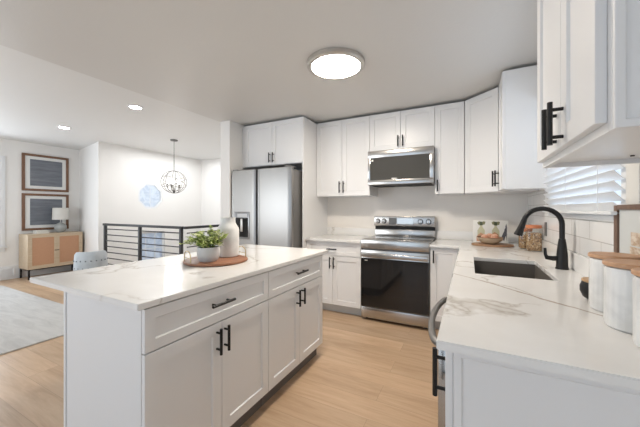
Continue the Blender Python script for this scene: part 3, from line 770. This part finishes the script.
# ------------------------------------------------------------------ canisters, bowl, frame
def canister(x, y, label):
    r = thing('canister', label, 'canister', (x, y, .9155), group='ribbed white canisters with wooden lids')
    mb = MB(); bm = mb.bm; n = 96
    prof = [(.062, 0), (.067, .004), (.0685, .012), (.0685, .178), (.067, .186), (.06, .189)]
    rings = [[bm.verts.new(((R_+(.0007*math.cos(24*2*PI*k_/n) if .01 < z < .18 else 0))*math.cos(2*PI*k_/n), (R_+(.0007*math.cos(24*2*PI*k_/n) if .01 < z < .18 else 0))*math.sin(2*PI*k_/n), z)) for k_ in range(n)] for R_, z in prof]
    for a, b in zip(rings, rings[1:]):
        for k_ in range(n): bm.faces.new((a[k_], a[(k_+1) % n], b[(k_+1) % n], b[k_]))
    bm.faces.new(rings[0][::-1]); bm.faces.new(rings[-1])
    mb.build('jar', M_CERAMW, r)
    MB().lathe([(0, .1895), (.068, .1895), (.072, .192), (.072, .201), (.069, .204), (0, .204)], n=48).build('lid', M_LIDW, r)
    return r
M_CERAMW = mat('glossy_white_ceramic', (0.78, 0.78, 0.76), 0.22)
t = NT(M_CERAMW); t.col(t.ramp(t.noise(t.coord(), 10, 5, .6, .6).outputs[0], [(0.36, (0.70, 0.70, 0.69)), (0.6, (0.80, 0.80, 0.785))]).outputs[0])
c0 = canister(.468, 1.421, 'white canister with wooden lid, farthest of the three, beside the black bowl')
dup(c0, (.451, 1.232, .9155), rz=.7, label='white canister with wooden lid, middle of the three in a row')
dup(c0, (.463, 1.076, .9155), rz=1.9, label='white canister with wooden lid, nearest the camera at the frame edge')
r = thing('lidded_bowl', 'small round black bowl with wooden lid beside the farthest canister', 'bowl', (.458, 1.546, .9155))
MB().lathe([(0, 0), (.028, 0), (.045, .012), (.054, .035), (.054, .055), (.047, .074), (.043, .074), (.0, .07)], n=36).build('bowl', M_BLACK, r)
MB().lathe([(0, .0745), (.047, .0745), (.049, .078), (.048, .084), (0, .086)], n=36).build('lid', wood('light_lid_wood', (.55, .36, .2), (.44, .27, .14)), r)

r = thing('picture_frame', 'brown wooden picture frame leaning on the wall behind the canisters', 'picture frame', (.5485, 1.652, .9155), math.radians(-90))
fr = MB(); FWd, FH = .30, .385
fr.box(0, -.008, 0, .030, .008, FH, .001); fr.box(FWd-.03, -.008, 0, FWd, .008, FH, .001); fr.box(.03, -.008, 0, FWd-.03, .008, .02, .001); fr.box(.03, -.008, FH-.02, FWd-.03, .008, FH, .001)
fr.build('frame', M_FRAME2, r)
B(.03, .0, .02, FWd-.03, .006, FH-.02).build('mat_board', mat('pale_mat_board', (.62, .64, .63), .7), r)
m = mat('beige_print', (.62, .52, .42), .7); t = NT(m); t.col(t.ramp(t.noise(t.coord(scale=(1, 1, 2)), 30, 3).outputs[0], [(.4, (.72, .64, .54)), (.6, (.50, .36, .25))]).outputs[0])
pm = MB()
for i, (z, wdt, h_) in enumerate(((.07, .085, .05), (.125, .10, .05), (.18, .08, .045), (.23, .065, .05))): pm.box(.14-wdt/2+.02, -.0012, z, .14+wdt/2+.02, -.0002, z+h_, .0003, 1)
pm.build('print', m, r)

# ------------------------------------------------------------------ far counter group
r = thing('cutting_board', 'round-ended wooden cutting board under the fruit bowl', 'cutting board', (.205, 3.40, .9155), 0)
mb = MB(); mb.lathe([(0, 0), (.97, 0), (1.0, .004), (1.0, .016), (.97, .02), (0, .02)], n=56, sx=.185, sy=.125)
mb.build('board', M_BOARD, r)
bx_, by_ = .185, 3.36
r = thing('fruit_bowl', 'small beige bowl with copper rim on the cutting board', 'bowl', (bx_, by_, .9362))
MB().lathe([(0, 0), (.04, 0), (.07, .010), (.105, .040), (.115, .066), (.111, .066), (.100, .040), (.065, .013), (0, .006)], n=44).build('bowl', mat('beige_glaze', (.42, .31, .21), .3), r)
MB().tube([(.113*math.cos(2*PI*i/40), .113*math.sin(2*PI*i/40), .067) for i in range(40)], .003, 6, True).build('rim', mat('copper_rim', (.25, .12, .06), .4, .5), r)
m_fr = mat('peach_skin', (.72, .40, .27), .55)
t = NT(m_fr); t.col(t.ramp(t.noise(t.coord(), 18, 3).outputs[0], [(.35, (.80, .52, .38)), (.65, (.60, .27, .16))]).outputs[0])
for dx, dy, dz, lab in ((-.045, -.030, .062, 'peach in the fruit bowl, the left one'), (.04, -.025, .066, 'peach in the fruit bowl, the right one'), (.0, .04, .068, 'peach at the back of the fruit bowl')):
    f = MB().lathe([(0, -.033), (.015, -.032), (.032, -.015), (.036, .002), (.030, .022), (.014, .034), (.004, .032), (0, .028)], n=22)
    o = f.build('peach', m_fr, None, (bx_+dx, by_+dy, .9362+dz)); tag(o, lab, 'fruit', 'peaches in the bowl')
# open recipe book leaning at the back of the board
r = thing('recipe_book', 'open recipe book with bottle pictures propped behind the fruit bowl', 'book', (.20, 3.57, .919))
tilt = Matrix.Rotation(math.radians(-12), 4, 'X')
m_pg = mat('book_page', (.74, .73, .70), .6)
for s, nm in ((-1, 'left_page'), (1, 'right_page')):
    Mx = tilt @ Matrix.Rotation(s*math.radians(10), 4, 'Z')
    B(0 if s > 0 else -.165, -.006, 0, .165 if s > 0 else 0, .004, .25, .001, M=Mx).build('page', m_pg, r)
def flat(mb, outline, y, M_):
    a = [mb.bm.verts.new(M_ @ Vector((x, y, z))) for x, z in outline]; b = [mb.bm.verts.new(M_ @ Vector((x, y-.0008, z))) for x, z in outline]
    mb.bm.faces.new(a); mb.bm.faces.new(b[::-1]); n = len(a)
    for i in range(n): mb.bm.faces.new((a[i], a[(i+1) % n], b[(i+1) % n], b[i]))
bot = lambda cx, sc: [(cx+sc*x, .03+sc*z) for x, z in ((-.035, 0), (.035, 0), (.035, .11), (.012, .15), (.012, .19), (-.012, .19), (-.012, .15), (-.035, .11))]
cap = lambda cx, sc: [(cx+sc*x, .03+sc*z) for x, z in ((-.015, .165), (.015, .165), (.013, .205), (-.013, .205))]
m1 = mat('printed_pale_green', (.52, .50, .34), .6); m2 = mat('printed_dark_green', (.06, .08, .04), .6); m3 = mat('printed_dark_leaf', (.09, .09, .11), .6)
ML = tilt @ Matrix.Rotation(-math.radians(10), 4, 'Z'); MR = tilt @ Matrix.Rotation(math.radians(10), 4, 'Z')
a = MB(); flat(a, bot(-.085, 1.0), -.0065, ML); flat(a, bot(.05, 1.0), -.0065, MR); a.build('printed_bottle', m1, r)
a = MB(); flat(a, cap(-.085, 1.0), -.0078, ML); flat(a, cap(.05, 1.0), -.0078, MR); a.build('printed_cap', m2, r)
a = MB()
for k_ in range(3): flat(a, [(.085+.03*k_, .03+.03*k_), (.10+.025*k_, .03), (.155, .10+.04*k_), (.15, .15+.035*k_), (.125+.008*k_, .13+.03*k_)], -.0065-.0004*k_, MR)
a.build('printed_leaf', m3, r)
a = MB(); flat(a, [(-.13, .02), (-.13, .075), (-.09, .115), (-.045, .09), (-.03, .02)], -.0074, ML); flat(a, [(.005, .02), (.01, .10), (.04, .125), (.075, .10), (.085, .02)], -.0074, MR)
a.build('printed_dish', mat('printed_terracotta', (.50, .27, .16), .6), r)
a = MB()
for cx_, M_ in ((-.105, ML), (-.062, ML), (.03, MR), (.072, MR)): flat(a, [(cx_-.018, .225), (cx_-.006, .20), (cx_+.012, .205), (cx_+.02, .235), (cx_, .24)], -.0066, M_)
a.build('printed_herb', mat('printed_olive', (.20, .20, .10), .6), r)
def jar(x, y, h_, rad, label):
    r = thing('storage_jar', label, 'jar', (x, y, .9155), group='glass jars in the corner')
    MB().box(-rad, -rad, 0, rad, rad, h_, .014, 3).build('glass', M_JAR, r)
    MB().box(-rad+.004, -rad+.004, .005, rad-.004, rad-.004, h_*.80, .01, 2).build('cereal', M_PASTA, r)
    MB().lathe([(0, h_+.0005), (rad*1.0, h_+.0005), (rad*1.05, h_+.004), (rad*1.05, h_+.024), (rad*.98, h_+.028), (0, h_+.028)], n=36).build('lid', M_ORLID, r)
M_PASTA = mat('mixed_cereal', (.5, .32, .18), .8); t = NT(M_PASTA)
vo = t.n('ShaderNodeTexVoronoi', i_Scale=120.0); t.l(t.coord(), vo.inputs['Vector']); sp = t.n('ShaderNodeSeparateColor'); t.l(vo.outputs['Color'], sp.inputs[0])
t.col(t.ramp(sp.outputs[0], [(.1, (.14, .07, .03)), (.4, (.38, .20, .08)), (.75, (.52, .33, .16)), (.97, (.66, .52, .36))]).outputs[0]); t.bump(vo.outputs['Distance'], .5, .004)
M_ORLID = mat('orange_copper_lid', (.62, .22, .10), .4)
jar(.507, 3.150, .200, .056, 'square glass jar of cereal with orange lid, the nearer and taller one')
jar(.468, 3.300, .16, .052, 'glass jar of cereal half hidden behind the taller jar')
r = thing('wall_outlet', 'dark electrical outlet on the wall behind the glass jars', 'outlet', (XR-.0095, 3.02, 1.06))
B(-.005, -.036, 0, 0, .036, .115, .002).build('plate', mat('dark_outlet_plate', (.12, .12, .12), .5), r)

# ------------------------------------------------------------------ living room
tag(B(-6.95, -.4, .0005, -3.66, 1.88, .014, .004).build('area_rug', M_RUG), 'large pale grey area rug on the oak floor', 'rug')
# rattan sideboard, front faces +X
r = thing('sideboard', 'pale oak sideboard with two rattan doors and black legs', 'sideboard', (-7.08, 2.243, 0), PI/2)
SW, SD = .835, .395
b_ = MB(); b_.box(0, .0, .185, .02, SD, .80, .002); b_.box(SW-.02, 0, .185, SW, SD, .80, .002); b_.box(0, 0, .80, SW, SD, .822, .002); b_.box(.02, 0, .185, SW-.02, SD, .205); b_.box(.02, .03, .205, SW-.02, SD-.002, .80)
b_.build('body', M_OAK, r)
for x0 in (.021, SW/2+.001):
    x1 = x0+SW/2-.022
    f = MB(); wd = .04
    f.box(x0, .002, .207, x0+wd, .02, .798); f.box(x1-wd, .002, .207, x1, .02, .798); f.box(x0+wd, .002, .207, x1-wd, .02, .207+wd); f.box(x0+wd, .002, .798-wd, x1-wd, .02, .798)
    d_ = f.build('door', M_OAK, r)
    B(x0+wd, .010, .207+wd, x1-wd, .018, .798-wd).build('rattan_panel', M_RATTAN, d_)
    hx = x1-.018 if x0 < .1 else x0+.018
    B(hx-.018, -.012, .495, hx+.014, .001, .507, .002).build('handle', M_BLACK, d_)
fr_ = MB(); fr_.box(.01, .01, .165, SW-.01, .03, .184); fr_.box(.01, SD-.03, .165, SW-.01, SD-.01, .184); fr_.box(.01, .03, .165, .03, SD-.03, .184); fr_.box(SW-.03, .03, .165, SW-.01, SD-.03, .184)
fr_.build('leg_frame', M_BLACK, r)
for x in (.01, SW-.035):
    for y in (.01, SD-.035): B(x, y, 0, x+.025, y+.025, .1645).build('leg', M_BLACK, r)
# lamp
r = thing('table_lamp', 'table lamp with blue-grey round base and linen shade on the sideboard', 'lamp', (-7.30, 2.80, .8225))
MB().lathe([(0, 0), (.045, 0), (.05, .008), (.075, .03), (.098, .08), (.096, .125), (.065, .17), (.03, .19), (.02, .20), (0, .20)], n=40).build('base', mat('blue_grey_ribbed_glaze', (.36, .375, .37), .45), r)
MB().cyl((0, 0, .20), (0, 0, .30), .008, n=10).build('stem', M_NICKEL, r)
MB().lathe([(.127, .255), (.130, .255), (.122, .49), (.119, .49), (.127, .255)], n=40).build('lamp_shade', mat('linen_shade', (.66, .64, .60), .8), r)
# books
for i, (z, w_, lab) in enumerate(((.8225, .19, 'white book at the bottom of the stack on the sideboard'), (.8525, .18, 'white book on top of the stack on the sideboard'))):
    o = thing('book', lab, 'book', (-7.30, 2.50, z), .03*i, 'books on the sideboard')
    cv = MB(); cv.box(-.07, -w_/2, 0, .07, w_/2, .003); cv.box(-.07, -w_/2, .026, .07, w_/2, .029); cv.box(-.07, -w_/2, .003, -.067, w_/2, .026); cv.build('cover', M_WHITE, o)
    B(-.066, -w_/2+.003, .0035, .066, w_/2-.003, .0255).build('pages', mat('page_block', (.70, .67, .60), .8), o)
# framed pictures on the left wall
def art_mat(name, seed):
    m = mat(name, (.12, .14, .17), .35); t = NT(m)
    n1 = t.noise(t.coord(scale=(1, 1.5, 14), loc=(seed, 0, seed)), 2.0, 4, .6)
    t.col(t.ramp(n1.outputs[0], [(.3, (.12, .135, .16)), (.5, (.16, .175, .205)), (.7, (.20, .21, .235))]).outputs[0]); return m
def picture(z0, z1, label, seed):
    y0, y1 = 2.289, 3.003
    r = thing('framed_picture', label, 'picture', (XL+.0005, y0, z0), group='framed pictures on the left wall')
    H = z1-z0; W = y1-y0
    rect_frame_x(0, .03, 0, W, 0, H, .042).build('frame', M_WALNUT, r)
    B(.004, .042, .042, .012, W-.042, H-.042).build('mat_board', M_WHITE, r)
    B(.0122, .115, .10, .014, W-.105, H-.10).build('print', art_mat('grey_blue_print', seed), r)
picture(1.640, 2.350, 'upper dark print in a walnut frame on the left wall', 1.3)
picture(.878, 1.588, 'lower dark print in a walnut frame directly above the sideboard', 4.1)
# tufted barrel chair
r = thing('tufted_chair', 'blue-grey tufted barrel chair in front of the black railing', 'chair', (-5.33, 2.43, 0), 0)
def arc_back(rad_o, rad_i, z0, z1, a0, a1, n=40, drop=.10):
    mb = MB(); bm = mb.bm; rows = []
    for i in range(n+1):
        a = a0+(a1-a0)*i/n; u = abs(i/n-.5)*2; zt = z1-drop*max(0, u-.45)**2*3.3
        c_, s_3 = math.cos(a), math.sin(a); prof = []
        for rr_, z in ((rad_o*.97, z0), (rad_o, z0+.02), (rad_o+.012, (z0+zt)/2), (rad_o, zt-.03), ((rad_o*.65+rad_i*.35), zt), ((rad_o*.35+rad_i*.65), zt), (rad_i, zt-.03), (rad_i, z0)):
            prof.append(bm.verts.new((rr_*c_, rr_*s_3, z)))
        rows.append(prof)
    for a, b in zip(rows, rows[1:]):
        for k_ in range(8): bm.faces.new((a[k_], a[(k_+1) % 8], b[(k_+1) % 8], b[k_]))
    bm.faces.new(rows[0]); bm.faces.new(rows[-1][::-1]); return mb
# open side faces away from the camera
aim = math.atan2(-2.43, 5.33)
arc_back(.205, .15, .14, .63, aim-2.1, aim+2.1).build('backrest', M_VELVET, r)
MB().lathe([(0, .14), (.14, .14), (.147, .16), (.147, .42), (.13, .45), (0, .46)], n=36).build('seat', M_VELVET, r)
bt = MB()
for row, z in enumerate((.27, .38, .49)):
    for k_ in range(-5, 6):
        a = aim+(k_+.5*(row % 2))*.32
        bt.lathe([(0, 0), (.012, .0), (.010, .008), (0, .008)], (0, 0, 0), 8) if False else bt.cyl((.212*math.cos(a), .212*math.sin(a), z), (.221*math.cos(a), .221*math.sin(a), z), .011, .008, 8)
bt.build('button', mat('dark_button', (.16, .18, .21), .6), r)
for k_ in range(4):
    a = aim+PI/4+k_*PI/2; MB().cyl((.15*math.cos(a), .15*math.sin(a), 0), (.13*math.cos(a), .13*math.sin(a), .139), .012, .018, 10).build('leg', M_BLACK, r)
